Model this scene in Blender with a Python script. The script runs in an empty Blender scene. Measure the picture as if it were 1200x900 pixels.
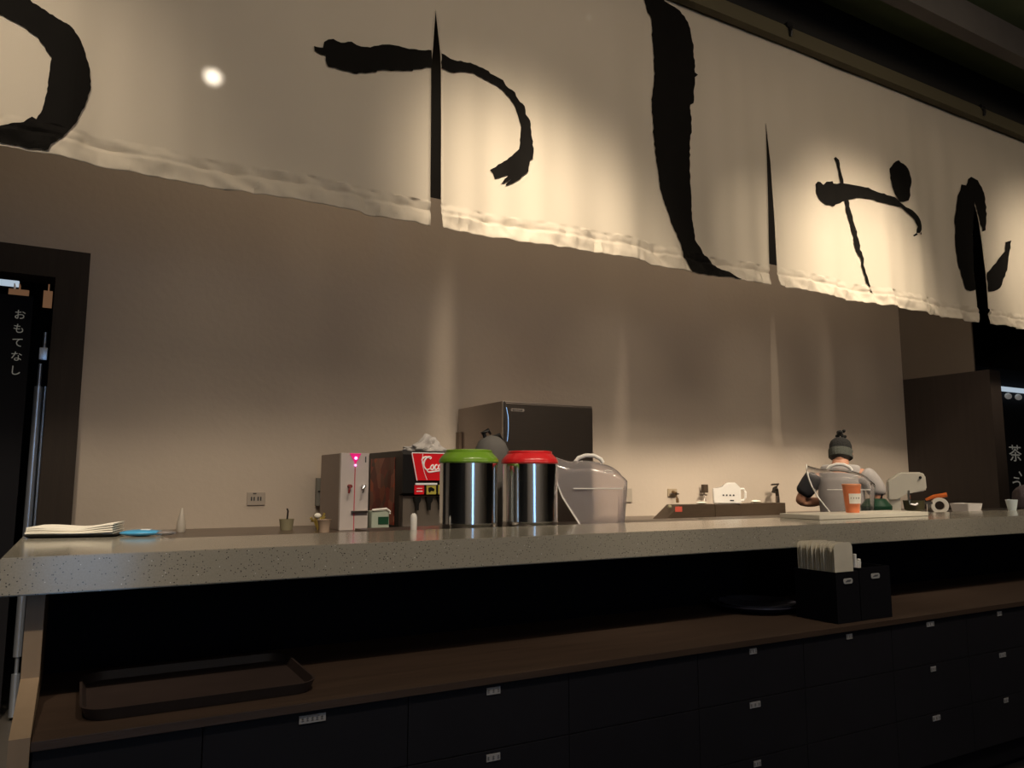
import bpy, bmesh, math, random
from mathutils import Vector, Matrix, noise
random.seed(7)
PI = math.pi
S = bpy.context.scene
COL = S.collection

# ------------------------------------------------------------------ camera, world, lights, exposure
HC = 1.28
FOC = 890.0
yaw, pit, rol = math.radians(29.4), math.radians(7.18), math.radians(.04)
FW = Vector((math.sin(yaw)*math.cos(pit), math.cos(yaw)*math.cos(pit), math.sin(pit)))
RT0 = Vector((math.cos(yaw), -math.sin(yaw), 0)); UP0 = RT0.cross(FW)
RT = RT0*math.cos(rol)+UP0*math.sin(rol); UP = -RT0*math.sin(rol)+UP0*math.cos(rol)
cd = bpy.data.cameras.new('camera'); cam = bpy.data.objects.new('camera', cd); COL.objects.link(cam)
cd.sensor_fit = 'HORIZONTAL'; cd.sensor_width = 36; cd.lens = FOC/1200*36; cd.clip_start = .05; cd.clip_end = 100
R3 = Matrix((RT, UP, -FW)).transposed()
cam.matrix_world = Matrix.Translation((0, 0, HC)) @ R3.to_4x4()
S.camera = cam
S.view_settings.view_transform = 'Standard'; S.view_settings.look = 'None'
S.view_settings.gamma = 1; S.view_settings.use_curve_mapping = False
S.view_settings.exposure = 0.0

w = bpy.data.worlds.new('world'); S.world = w; w.use_nodes = True
w.node_tree.nodes['Background'].inputs[0].default_value = (.55, .65, 1, 1)
w.node_tree.nodes['Background'].inputs[1].default_value = .006

WARM = (1.0, .83, .62)
def spot(loc, target, watts, deg, blend=.6, size=.05, col=WARM):
    l = bpy.data.lights.new('spot_lamp', 'SPOT'); l.energy = watts; l.spot_size = math.radians(deg)
    l.spot_blend = blend; l.shadow_soft_size = size; l.color = col
    o = bpy.data.objects.new('spot_lamp', l); COL.objects.link(o); o.location = loc
    o.rotation_euler = (Vector(target)-Vector(loc)).to_track_quat('-Z', 'Y').to_euler()
    return o
# narrow track spots trained on the cloth banner
for sx, tx, tz, wt, dg in ((-1.2, -.50, 2.75, 290, 38), (.4, 2.28, 2.62, 1250, 28), (4.75, 5.05, 2.70, 900, 37), (7.4, 7.6, 3.1, 420, 36), (-3.2, -3.2, 2.9, 200, 34)):
    spot((sx, 1.0, 4.72), (tx, 3.6, tz), wt, dg, 1.0, .26)
# broad lamps washing the banner from above
for sx, wt in ((-.6, 30), (2.2, 38), (4.9, 44), (7.6, 40)):
    spot((sx, .75, 4.7), (sx+.5, 3.6, 2.6), wt, 100, .9, .30)
# downlights over the bar top; the slab shades the rear of the tray rail
for sx in (-.9, .9, 2.7, 4.5, 6.3):
    spot((sx, .25, 4.7), (sx, 2.75, 1.09), 290, 40, .7, .05)
spot((1.12, .9, 4.6), (4.4, 3.6, 2.75), 300, 18, .9, .015)
# kitchen downlights behind the banner
for sx, wt in ((.6, 50), (2.2, 60), (3.8, 80), (5.4, 90), (6.9, 50)):
    spot((sx, 3.78, 4.38), (sx, 4.42, 1.0), wt, 54, 1.0, .12)
# front lamps that reach the back counter under the banner, and one added to brighten the napkins
for sx, tx, wt in ((.2, .9, 130), (1.2, 2.2, 150), (2.6, 3.9, 300), (3.9, 5.3, 330), (5.2, 6.6, 220)):
    spot((sx, .25, 4.7), (tx, 4.35, 1.15), wt, 24, 1.0, .15)
spot((-.5, .6, 4.7), (.02, 2.95, 1.1), 260, 15, .9, .05)
# narrow lamps added to put small bright spots on the cloth
spot((.35, .2, 3.0), (.424, 3.6, 3.157), 1300, 1.7, 1, .02, (1, .95, .9))
spot((2.4, .2, 3.9), (2.575, 3.6, 4.134), 45, .9, 1, .004, (1, .95, .9))
def area(loc, target, sx, sy, watts, col=WARM):
    l = bpy.data.lights.new('fill_panel', 'AREA'); l.shape = 'RECTANGLE'; l.size = sx; l.size_y = sy; l.energy = watts; l.color = col
    o = bpy.data.objects.new('fill_panel', l); COL.objects.link(o); o.location = loc
    o.rotation_euler = (Vector(target)-Vector(loc)).to_track_quat('-Z', 'Y').to_euler(); return o
# soft fills added out of view: dining side, behind the banner, far dining wall
area((2.5, .1, 4.5), (3.0, 4.2, 1.4), 7.5, 1.0, 42, (1, .80, .60))
area((3.4, 4.05, 4.40), (3.4, 4.75, 1.0), 7.6, .5, 26, (1, .80, .60))
area((0, -3.0, 4.6), (0, -4.8, 1.0), 8, .6, 90, (1, .85, .7))

# ------------------------------------------------------------------ helpers
def ray(px, py): return FW+RT*((px-600)/FOC)-UP*((py-450)/FOC)
def at(px, py, y):
    v = ray(px, py); return v*(y/v.y)+Vector((0, 0, HC))
def onz(px, py, z):
    v = ray(px, py); return v*((z-HC)/v.z)+Vector((0, 0, HC))

def NT(name):
    m = bpy.data.materials.new(name); m.use_nodes = True
    nt = m.node_tree; return m, nt, nt.nodes['Principled BSDF']
def mat(name, col, rough=.6, metal=0, var=.06, scale=20, bump=.0, bscale=60, trans=0, emit=None, estr=0, coat=0, stretch=None, alpha=1, sheen=0, ior=1.45, spec=.5):
    m, nt, b = NT(name); N = nt.nodes; L = nt.links
    tc = N.new('ShaderNodeTexCoord'); mp = N.new('ShaderNodeMapping'); L.new(tc.outputs['Object'], mp.inputs[0])
    if stretch: mp.inputs['Scale'].default_value = stretch
    nz = N.new('ShaderNodeTexNoise'); nz.inputs['Scale'].default_value = scale; nz.inputs['Detail'].default_value = 5
    L.new(mp.outputs[0], nz.inputs['Vector'])
    mx = N.new('ShaderNodeMix'); mx.data_type = 'RGBA'
    c = Vector(col)
    mx.inputs[6].default_value = (*(c*(1-var)), 1); mx.inputs[7].default_value = (*[min(1, v) for v in c*(1+var)], 1)
    L.new(nz.outputs[0], mx.inputs[0]); L.new(mx.outputs[2], b.inputs['Base Color'])
    b.inputs['Roughness'].default_value = rough; b.inputs['Metallic'].default_value = metal; b.inputs['IOR'].default_value = ior
    b.inputs['Specular IOR Level'].default_value = spec
    b.inputs['Transmission Weight'].default_value = trans; b.inputs['Coat Weight'].default_value = coat; b.inputs['Alpha'].default_value = alpha
    if emit: b.inputs['Emission Color'].default_value = (*emit, 1); b.inputs['Emission Strength'].default_value = estr
    if bump:
        n2 = N.new('ShaderNodeTexNoise'); n2.inputs['Scale'].default_value = bscale; n2.inputs['Detail'].default_value = 4
        L.new(mp.outputs[0], n2.inputs['Vector'])
        bp = N.new('ShaderNodeBump'); bp.inputs['Strength'].default_value = bump; bp.inputs['Distance'].default_value = .01
        L.new(n2.outputs[0], bp.inputs['Height']); L.new(bp.outputs[0], b.inputs['Normal'])
    return m
M = {}
M['plaster'] = mat('plaster', (.52, .445, .37), .75, var=.05, scale=3, bump=.15, bscale=25)
M['return_shade'] = mat('shaded_return_plaster', (.17, .14, .11), .85, var=.08, scale=3)  # wall tone darkened, the shade on the return is put into the colour
M['plaster_front'] = mat('grey_plaster', (.34, .31, .28), .8, var=.3, scale=1.2)
M['dark_paint'] = mat('dark_paint', (.012, .011, .010), .8)
M['floor'] = mat('floor_tile', (.10, .09, .08), .5, var=.2, scale=6)
M['ceiling_dark'] = mat('ceiling_dark', (.085, .11, .055), .9, var=.3, scale=2.5)
M['fascia'] = mat('fascia_grey', (.10, .09, .085), .8, var=.2, scale=4)
M['beam'] = mat('olive_beam', (.10, .085, .048), .8, var=.1, scale=5, stretch=(.2, 6, 6))
M['frame'] = mat('dark_stained_wood', (.030, .021, .015), .75, var=.3, scale=7, stretch=(6, 6, .5), bump=.1, bscale=40)
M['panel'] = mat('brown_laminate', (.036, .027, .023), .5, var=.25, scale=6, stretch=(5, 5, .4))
M['ink'] = mat('brush_ink', (.005, .0042, .0035), .8, spec=.15, var=.35, scale=14)
M['drawer'] = mat('black_laminate', (.0075, .0075, .0105), .6, var=.2, scale=8, spec=.2)
M['cab_in'] = mat('cabinet_black', (.004, .004, .006), .8, spec=.1)
M['tan'] = mat('tan_edge_board', (.23, .17, .115), .5, var=.12, scale=8, stretch=(4, 4, .5))
M['shelfwood'] = mat('brown_shelf_wood', (.036, .022, .015), .5, var=.45, scale=5, stretch=(.5, 8, 8), bump=.1)
M['backtop'] = mat('dark_brown_worktop', (.085, .06, .045), .3, var=.2, scale=5)
M['steel'] = mat('brushed_steel', (.30, .26, .235), .30, 1, var=.1, scale=30, stretch=(.3, .3, 8))
M['chrome'] = mat('chrome', (.72, .74, .76), .07, 1, var=.02)
M['pull'] = mat('satin_pull', (.62, .68, .78), .3, .8, var=.02)
M['tin'] = mat('polished_tin', (.78, .80, .80), .13, 1, var=.05, scale=9, stretch=(10, 10, .4), bump=.06, bscale=3)
M['green'] = mat('green_plastic', (.18, .36, .03), .28, coat=.5)
M['red'] = mat('red_plastic', (.62, .02, .025), .28, coat=.5)
M['clear2'] = mat('very_clear_plastic', (.97, .96, .96), .05, trans=.98, var=.01, ior=1.22)
M['clear'] = mat('clear_plastic', (.94, .90, .91), .10, trans=.88, var=.02, ior=1.25)
M['frost'] = mat('frosted_lid_plastic', (.72, .68, .58), .25, trans=.35, var=.1, ior=1.3)
M['white'] = mat('white_plastic', (.88, .86, .82), .35, var=.03)
M['cream'] = mat('cream_enamel', (.80, .76, .65), .35, var=.03)
M['whitepaper'] = mat('white_paper', (.88, .85, .76), .8, var=.04)
M['black'] = mat('black_plastic', (.012, .012, .013), .35)
M['blackmatte'] = mat('black_knit', (.012, .012, .012), .95, bump=.6, bscale=120)
M['knit_grey'] = mat('grey_knit_band', (.07, .075, .065), .95, bump=.6, bscale=120)
M['skin'] = mat('skin', (.50, .25, .16), .55, var=.05)
M['greycloth'] = mat('grey_cloth', (.11, .105, .10), .85, var=.15, scale=9, bump=.3, bscale=18)
M['shirtgrey'] = mat('pale_grey_cloth', (.36, .34, .335), .85, var=.08, bump=.3, bscale=20)
M['blackcloth'] = mat('black_cloth', (.014, .014, .018), .9, bump=.3, bscale=20)
M['orange'] = mat('orange_plastic', (.75, .17, .03), .4)
M['orangecup'] = mat('orange_cup', (.80, .24, .10), .45, var=.12, scale=30)
M['darkgreen'] = mat('dark_green_plastic', (.012, .07, .035), .45)
M['olive'] = mat('olive_bowl', (.11, .10, .05), .4)
M['brownbox'] = mat('dark_brown_panel', (.062, .042, .027), .55, var=.2, stretch=(.5, 4, 4))
M['yellow'] = mat('yellow_plastic', (.62, .55, .10), .5)
M['label'] = mat('label_plate', (.24, .24, .25), .5)
M['labelink'] = mat('label_ink', (.05, .05, .055), .6)
M['faintink'] = mat('faint_label_ink', (.10, .10, .105), .6)
M['blue'] = mat('blue_film', (.06, .33, .62), .3, coat=.4, var=.15)
M['pink'] = mat('pink_lamp', (.75, .02, .15), .4, emit=(1, .02, .30), estr=.35)
M['pinkdot'] = mat('pink_bulb', (1, .3, .7), .4, emit=(1, .25, .75), estr=3.5)
M['pinkline'] = mat('pink_strip', (.45, .06, .08), .4, emit=(1, .05, .15), estr=.06)
M['dispenser'] = mat('pale_metal', (.62, .56, .54), .4, var=.04)
M['dispside'] = mat('taupe_metal', (.27, .21, .18), .4, var=.05)
M['darkred'] = mat('dark_red_plastic', (.22, .02, .02), .4)
M['softwhite'] = mat('soft_white_print', (.9, .88, .86), .5, emit=(1, .95, .9), estr=.12)
M['signred'] = mat('lit_red_sign', (.70, .012, .02), .3, emit=(1, .02, .03), estr=.10)
M['cordblack'] = mat('black_cord', (.01, .01, .01), .6)
M['gold'] = mat('gold_ornament', (.55, .42, .12), .3, .5)
M['cloudy'] = mat('milky_bottle', (.62, .57, .50), .35, trans=.2)
M['dullgreen'] = mat('pale_olive_pot', (.30, .27, .17), .6)
M['greybox'] = mat('grey_metal_box', (.22, .22, .20), .5)
M['cool_glow'] = mat('cool_reflection_glow', (.1, .2, .4), .4, emit=(.35, .62, 1), estr=3.0)
M['cooltube'] = mat('cool_tube', (.5, .55, .6), .4, emit=(.7, .85, 1), estr=.55)
M['tanblock'] = mat('tan_plate', (.55, .32, .15), .6, emit=(1, .5, .25), estr=.12)
M['paleblock'] = mat('pale_plate', (.6, .6, .55), .6, emit=(1, .95, .9), estr=.10)
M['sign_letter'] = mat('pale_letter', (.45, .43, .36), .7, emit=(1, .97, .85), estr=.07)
M['noren_dark'] = mat('dark_curtain', (.006, .006, .009), .9)
M['bag'] = mat('crumpled_clear_bag', (.60, .58, .57), .22, trans=.25, ior=1.2, bump=.8, bscale=30)
M['pot'] = mat('pale_pot', (.48, .36, .27), .6)

def cloth_material():
    m, nt, b = NT('natural_canvas'); N = nt.nodes; L = nt.links
    tc = N.new('ShaderNodeTexCoord')
    nz = N.new('ShaderNodeTexNoise'); nz.inputs['Scale'].default_value = 1.6; nz.inputs['Detail'].default_value = 4
    L.new(tc.outputs['Object'], nz.inputs['Vector'])
    mx = N.new('ShaderNodeMix'); mx.data_type = 'RGBA'
    mx.inputs[6].default_value = (.60, .54, .44, 1); mx.inputs[7].default_value = (.69, .62, .52, 1)
    L.new(nz.outputs[0], mx.inputs[0]); L.new(mx.outputs[2], b.inputs['Base Color'])
    b.inputs['Roughness'].default_value = .85
    wv = N.new('ShaderNodeTexNoise'); wv.inputs['Scale'].default_value = 260
    L.new(tc.outputs['Object'], wv.inputs['Vector'])
    bp = N.new('ShaderNodeBump'); bp.inputs['Strength'].default_value = .25; bp.inputs['Distance'].default_value = .002
    L.new(wv.outputs[0], bp.inputs['Height']); L.new(bp.outputs[0], b.inputs['Normal'])
    tr = N.new('ShaderNodeBsdfTranslucent'); tr.inputs[0].default_value = (.72, .60, .46, 1)
    ms = N.new('ShaderNodeMixShader'); ms.inputs[0].default_value = .14
    L.new(b.outputs[0], ms.inputs[1]); L.new(tr.outputs[0], ms.inputs[2])
    L.new(ms.outputs[0], N['Material Output'].inputs[0] if 'Material Output' in N else nt.nodes['Material Output'].inputs[0])
    return m
M['canvas'] = cloth_material()
def quartz():
    m, nt, b = NT('speckled_quartz'); N = nt.nodes; L = nt.links
    tc = N.new('ShaderNodeTexCoord')
    vo = N.new('ShaderNodeTexVoronoi'); vo.inputs['Scale'].default_value = 150; L.new(tc.outputs['Object'], vo.inputs['Vector'])
    lt = N.new('ShaderNodeMath'); lt.operation = 'LESS_THAN'; lt.inputs[1].default_value = .23; L.new(vo.outputs['Distance'], lt.inputs[0])
    sp = N.new('ShaderNodeSeparateColor'); L.new(vo.outputs['Color'], sp.inputs[0])
    g = N.new('ShaderNodeMath'); g.operation = 'LESS_THAN'; g.inputs[1].default_value = .5; L.new(sp.outputs[0], g.inputs[0])
    g2 = N.new('ShaderNodeMath'); g2.operation = 'GREATER_THAN'; g2.inputs[1].default_value = .96; L.new(sp.outputs[0], g2.inputs[0])
    a = N.new('ShaderNodeMath'); a.operation = 'MULTIPLY'; L.new(lt.outputs[0], a.inputs[0]); L.new(g.outputs[0], a.inputs[1])
    a2 = N.new('ShaderNodeMath'); a2.operation = 'MULTIPLY'; L.new(lt.outputs[0], a2.inputs[0]); L.new(g2.outputs[0], a2.inputs[1])
    nz = N.new('ShaderNodeTexNoise'); nz.inputs['Scale'].default_value = 220; L.new(tc.outputs['Object'], nz.inputs['Vector'])
    m0 = N.new('ShaderNodeMix'); m0.data_type = 'RGBA'; m0.inputs[6].default_value = (.24, .225, .185, 1); m0.inputs[7].default_value = (.36, .335, .28, 1)
    L.new(nz.outputs[0], m0.inputs[0])
    m1 = N.new('ShaderNodeMix'); m1.data_type = 'RGBA'; m1.inputs[7].default_value = (.045, .042, .036, 1)
    L.new(a.outputs[0], m1.inputs[0]); L.new(m0.outputs[2], m1.inputs[6])
    m2 = N.new('ShaderNodeMix'); m2.data_type = 'RGBA'; m2.inputs[7].default_value = (.62, .60, .56, 1)
    L.new(a2.outputs[0], m2.inputs[0]); L.new(m1.outputs[2], m2.inputs[6])
    L.new(m2.outputs[2], b.inputs['Base Color']); b.inputs['Roughness'].default_value = .13
    return m
M['quartz'] = quartz()
def soda_graphic():
    m, nt, b = NT('printed_side_graphic'); N = nt.nodes; L = nt.links
    tc = N.new('ShaderNodeTexCoord')
    vo = N.new('ShaderNodeTexVoronoi'); vo.inputs['Scale'].default_value = 13; L.new(tc.outputs['Object'], vo.inputs['Vector'])
    cr = N.new('ShaderNodeValToRGB'); e = cr.color_ramp.elements
    e[0].color = (.05, .012, .008, 1); e[1].color = (.20, .09, .06, 1); e[1].position = 1
    for p, c in ((.3, (.26, .02, .012, 1)), (.5, (.50, .10, .03, 1)), (.65, (.08, .03, .02, 1)), (.85, (.45, .14, .09, 1))):
        x = e.new(p); x.color = c
    sp = N.new('ShaderNodeSeparateColor'); L.new(vo.outputs['Color'], sp.inputs[0]); L.new(sp.outputs[0], cr.inputs[0])
    L.new(cr.outputs[0], b.inputs['Base Color']); b.inputs['Roughness'].default_value = .35
    return m
M['sodaside'] = soda_graphic()

def obj(name, bm, m, parent=None, smooth=False, loc=None):
    me = bpy.data.meshes.new(name)
    if not isinstance(bm, bpy.types.Mesh):
        bmesh.ops.recalc_face_normals(bm, faces=bm.faces); bm.to_mesh(me); bm.free()
    else: me = bm
    for k in (m if isinstance(m, (list, tuple)) else [m]):
        me.materials.append(M[k] if isinstance(k, str) else k)
    o = bpy.data.objects.new(name, me); COL.objects.link(o)
    if smooth:
        for p in me.polygons: p.use_smooth = True
        try: me.set_sharp_from_angle(angle=math.radians(38))
        except Exception: pass
    if parent: o.parent = parent
    if loc: o.location = loc
    return o
def tag(o, label, cat, group=None, kind=None):
    o['label'] = label; o['category'] = cat
    if group: o['group'] = group
    if kind: o['kind'] = kind
    return o
def thing(name, label, cat, loc=(0, 0, 0), rz=0, group=None):
    o = bpy.data.objects.new(name, None); COL.objects.link(o); o.location = loc; o.rotation_euler = (0, 0, rz)
    o.empty_display_size = .1
    return tag(o, label, cat, group)
def struct(name, bm, m, parent=None):
    o = obj(name, bm, m, parent)
    if not parent: o['kind'] = 'structure'
    return o
def B(): return bmesh.new()
def box(bm, a, b, bev=0):
    x0, y0, z0 = a; x1, y1, z1 = b
    r = bmesh.ops.create_cube(bm, size=1)
    for v in r['verts']:
        v.co = Vector(((x0+x1)/2+v.co.x*(x1-x0), (y0+y1)/2+v.co.y*(y1-y0), (z0+z1)/2+v.co.z*(z1-z0)))
    if bev:
        es = list({e for v in r['verts'] for e in v.link_edges})
        bmesh.ops.bevel(bm, geom=es, offset=bev, segments=2, affect='EDGES', profile=.7)
    return bm
def bx(a, b, bev=0): return box(B(), a, b, bev)
def lathe(bm, prof, seg=32, c=(0, 0), axis='z', mtx=None, cap=True):
    rings = []
    for r, z in prof:
        ring = []
        for i in range(seg):
            t = 2*PI*i/seg
            p = Vector((c[0]+r*math.cos(t), c[1]+r*math.sin(t), z))
            if axis == 'y': p = Vector((c[0]+r*math.cos(t), z, c[1]+r*math.sin(t)))
            if axis == 'x': p = Vector((z, c[0]+r*math.cos(t), c[1]+r*math.sin(t)))
            if mtx: p = mtx @ p
            ring.append(bm.verts.new(p))
        rings.append(ring)
    for a, b in zip(rings, rings[1:]):
        for i in range(seg): bm.faces.new((a[i], a[(i+1) % seg], b[(i+1) % seg], b[i]))
    if cap:
        bm.faces.new(rings[0][::-1]); bm.faces.new(rings[-1])
    return bm
def tube(bm, pts, r, seg=8):
    pts = [Vector(p) for p in pts]; rings = []
    n = len(pts); rs = r if isinstance(r, (list, tuple)) else [r]*n
    for i, p in enumerate(pts):
        d = (pts[min(i+1, n-1)]-pts[max(i-1, 0)]).normalized()
        a = d.cross(Vector((0, 0, 1)) if abs(d.z) < .9 else Vector((0, 1, 0))).normalized(); b = d.cross(a)
        rings.append([bm.verts.new(p+(a*math.cos(2*PI*k/seg)+b*math.sin(2*PI*k/seg))*rs[i]) for k in range(seg)])
    for a, b in zip(rings, rings[1:]):
        for i in range(seg): bm.faces.new((a[i], a[(i+1) % seg], b[(i+1) % seg], b[i]))
    bm.faces.new(rings[0][::-1]); bm.faces.new(rings[-1]); return bm
def prism(bm, poly, y0, y1, f=lambda u, v, w: (u, w, v)):
    """polygon (u,v) extruded from y0 to y1; default plane x-z"""
    a = [bm.verts.new(f(u, v, y0)) for u, v in poly]; b = [bm.verts.new(f(u, v, y1)) for u, v in poly]
    bm.faces.new(a); bm.faces.new(b[::-1]); n = len(poly)
    for i in range(n): bm.faces.new((a[i], a[(i+1) % n], b[(i+1) % n], b[i]))
    return bm
def ball(bm, c, r, sub=3, sc=(1, 1, 1)):
    g = bmesh.ops.create_icosphere(bm, subdivisions=sub, radius=1)
    for v in g['verts']: v.co = Vector((c[0]+v.co.x*r*sc[0], c[1]+v.co.y*r*sc[1], c[2]+v.co.z*r*sc[2]))
    return bm
def text_mesh(body, size, depth=.001, line=1.0):
    c = bpy.data.curves.new('t', 'FONT'); c.body = body; c.size = size; c.extrude = depth; c.align_x = 'CENTER'; c.align_y = 'CENTER'
    c.space_line = line; c.resolution_u = 3
    o = bpy.data.objects.new('t', c); COL.objects.link(o)
    bpy.context.view_layer.update()
    me = bpy.data.meshes.new_from_object(o.evaluated_get(bpy.context.evaluated_depsgraph_get()))
    bpy.data.objects.remove(o); bpy.data.curves.remove(c)
    return me
FACE = Matrix.Rotation(PI/2, 4, 'X')        # text plane -> x-z plane facing -y

# ------------------------------------------------------------------ setting
YW, YN = 5.0, 3.6
struct('floor', bx((-5, -5.2, -.1), (11.5, 7.5, 0)), 'floor')
# back wall: left of the doorway, over it, and right of it up to the return
DX0, DX1, DZ = -1.25, -.195, 2.42
wb = B(); box(wb, (-5, YW, 0), (DX0-.17, YW+.12, 3.35)); box(wb, (DX0-.17, YW, 2.585), (-.03, YW+.12, 3.35)); box(wb, (-.03, YW, 0), (7.65, YW+.12, 3.35))
struct('wall_back', wb, 'plaster')
struct('wall_back_upper', bx((-5, YW+.02, 3.35), (11.5, YW+.14, 4.95)), 'dark_paint')
struct('wall_right', bx((7.65, 4.24, 2.35), (7.67, YW, 3.35)), 'return_shade')
struct('wall_right_upper', bx((7.65, 4.24, 3.35), (7.67, YW, 4.95)), 'dark_paint')
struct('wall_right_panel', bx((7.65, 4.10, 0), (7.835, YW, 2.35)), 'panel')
struct('wall_far', bx((-5, 7.4, 0), (11.5, 7.5, 4.95)), 'dark_paint')
struct('wall_end', bx((11.4, -5.2, 0), (11.5, 7.5, 4.95)), 'dark_paint')
struct('wall_left', bx((-5.1, -5.2, 0), (-5, 7.5, 4.95)), 'dark_paint')
wf = B(); box(wf, (-5, -5.2, 0), (-.35, -5.1, 4.95)); box(wf, (.55, -5.2, 0), (11.5, -5.1, 4.95)); box(wf, (-.35, -5.2, 3.1), (.55, -5.1, 4.95))
struct('wall_front', wf, 'plaster_front')
struct('glow_panel_1', bx((-.35, -5.18, 0.0), (.55, -5.14, 3.1)), 'cool_glow')  # unseen glowing panel put in to streak the canisters blue
struct('ceiling', bx((-5, -5.2, 4.95), (11.5, 7.5, 5.05)), 'ceiling_dark')
struct('trim_1', bx((-5, 3.52, 4.455), (11.4, 3.58, 4.565)), 'beam')       # rail board that the banner hangs from
struct('trim_2', bx((-5, 3.58, 4.565), (11.4, 3.75, 4.95)), 'dark_paint')
struct('trim_3', bx((-5, 3.02, 4.70), (11.4, 3.12, 4.95)), 'fascia')
for hx, hl in ((4.30, 'small black hook on the olive banner rail nearer the tall slanting stroke'), (6.78, 'small black hook on the olive banner rail near the right edge')):
    b = B(); tube(b, [(hx, 3.53, 4.60), (hx, 3.515, 4.56), (hx+.005, 3.50, 4.52), (hx+.01, 3.512, 4.49)], .012)
    box(b, (hx-.03, 3.505, 4.555), (hx+.03, 3.58, 4.585))
    tag(obj('banner_hook', b, 'black'), hl, 'hook')

# ---- left doorway
fr = B(); box(fr, (-.195, 4.94, 0), (-.03, 5.14, 2.585)); box(fr, (DX0-.165, 4.94, 0), (DX0, 5.14, 2.585)); box(fr, (DX0, 4.94, DZ), (-.195, 5.14, 2.585))
d = struct('door_1', fr, 'frame')
obj('door_panel', bx((-1.24, 5.06, .01), (-.30, 5.10, 2.32)), 'noren_dark', d)
pb = B(); lathe(pb, [(.022, .33), (.022, 1.80)], 16, (-.238, 5.02)); lathe(pb, [(.022, .02), (.022, .24)], 16, (-.238, 5.02)); lathe(pb, [(.010, .24), (.010, .33)], 12, (-.238, 5.02)); lathe(pb, [(.010, 1.80), (.010, 1.93)], 12, (-.238, 5.02))
obj('pull_bar', pb, 'pull', d, True)
pb = B(); lathe(pb, [(.007, .15), (.007, 1.80)], 10, (-.205, 5.0)); obj('pull_bar_rod', pb, 'pull', d, True)
pb = B(); box(pb, (-.248, 4.99, 1.95), (-.208, 5.03, 2.02), .004); lathe(pb, [(.009, 2.02), (.009, 2.11)], 12, (-.225, 5.01)); obj('pull_bracket', pb, 'pull', d, True)
me = text_mesh('お\nも\nて\nな\nし', .060, .0008, 1.33); me.transform(Matrix.Translation((at(20.5, 402, 5.057).x, 5.057, at(20.5, 402, 5.057).z)) @ FACE); obj('door_lettering', me, 'sign_letter', d)
t = thing('strip_lamp', 'cool white strip lamp with hanging plates glimpsed in the left doorway', 'lamp', (0, 0, 0))
obj('tube', bx((-1.2, 5.75, 2.53), (-.43, 5.83, 2.565)), 'cooltube', t)
b = B(); box(b, (-1.2, 5.78, 2.565), (-.22, 5.80, 2.60))
for x in (-1.1, -.3): box(b, (x-.004, 5.786, 2.60), (x+.004, 5.794, 4.95))
obj('hanging_rail', b, 'black', t)
for x0, x1, z0, z1, mm in ((-.475, -.365, 2.44, 2.49, 'tanblock'), (-.475, -.42, 2.405, 2.438, 'paleblock'), (-.285, -.235, 2.39, 2.50, 'tanblock')):
    k = bx((x0, 5.7, z0), (x1, 5.72, z1)); box(k, ((x0+x1)/2-.003, 5.715, z1), ((x0+x1)/2+.003, 5.79, 2.585 if x0 > -.3 else 2.53)); obj('plate', k, mm, t)

# ---- the dark opening on the right
nz_ = bmesh.new(); box(nz_, (7.95, 4.96, .35), (11.2, 4.975, 2.6)); dc = obj('dark_curtain', nz_, 'noren_dark')
tag(dc, 'black curtain with pale characters filling the opening at the right edge', 'curtain')
me = text_mesh('茶', .21, .001); me.transform(Matrix.Translation((9.66, 4.955, 1.58)) @ FACE @ Matrix.Diagonal((1.35, 1, 1, 1))); obj('lettering', me, 'sign_letter', dc)
me = text_mesh('、', .22, .001); me.transform(Matrix.Translation((9.80, 4.955, 1.40)) @ FACE); obj('lettering', me, 'sign_letter', dc)
me = text_mesh('う', .20, .001); me.transform(Matrix.Translation((9.64, 4.955, 1.22)) @ FACE @ Matrix.Diagonal((1.35, 1, 1, 1))); obj('lettering', me, 'sign_letter', dc)
t = thing('lamp_bar', 'pale horizontal bar with a row of small round lamps over the black curtain', 'lamp', (9.9, 4.9, 2.32))
obj('bar', bx((-.72, -.02, 0), (1.1, .02, .05)), 'cooltube', t)
for k in range(8):
    obj('bulb', ball(B(), (-.62+.22*k, 0, -.055), .05, 2, (1.2, .6, .75)), 'paleblock', t, True)

# ------------------------------------------------------------------ cloth banner
ZT, ZB = 4.475, 2.62
SL = [ # pixel rows of left and right slit edges (photo frame)
  dict(L=[(510, 14), (507, 59), (504.8, 80), (505, 232), (505, 268)], R=[(510.4, 14), (516, 59), (517, 80), (518, 232), (519.7, 268)]),
  dict(L=[(897.5, 143.6), (898.8, 189), (900.3, 265), (901.5, 336)], R=[(897.9, 143.6), (903.3, 189), (907.9, 265), (910.5, 336)]),
  dict(L=[(1141.2, 236.7), (1140.7, 253), (1141, 293), (1142.7, 320), (1146, 353), (1148.3, 381)], R=[(1141.6, 236.7), (1145, 247), (1148.3, 263), (1151.7, 287), (1155, 320), (1156.5, 353), (1158.3, 381)])]
def conv(l): return sorted([((p := at(a, b, YN)).z, p.x) for a, b in l], reverse=True)
slits = [(conv(s['L']), conv(s['R'])) for s in SL]
slits = [([(z, x-2.52) for z, x in slits[0][0]], [(z, x-2.52) for z, x in slits[0][1]])]+slits
def interp(tab, z):
    if z >= tab[0][0]: return None
    for (z0, x0), (z1, x1) in zip(tab, tab[1:]):
        if z >= z1: t = (z0-z)/(z0-z1); return x0+(x1-x0)*t
    return tab[-1][1]
def edge(k, side, z):
    """banner panel edge: k-th slit, side 0 left edge / 1 right edge"""
    L, R = slits[k]; tab = (L, R)[side]; v = interp(tab, z)
    return (L[0][1]+R[0][1])/2 if v is None else v
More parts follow.
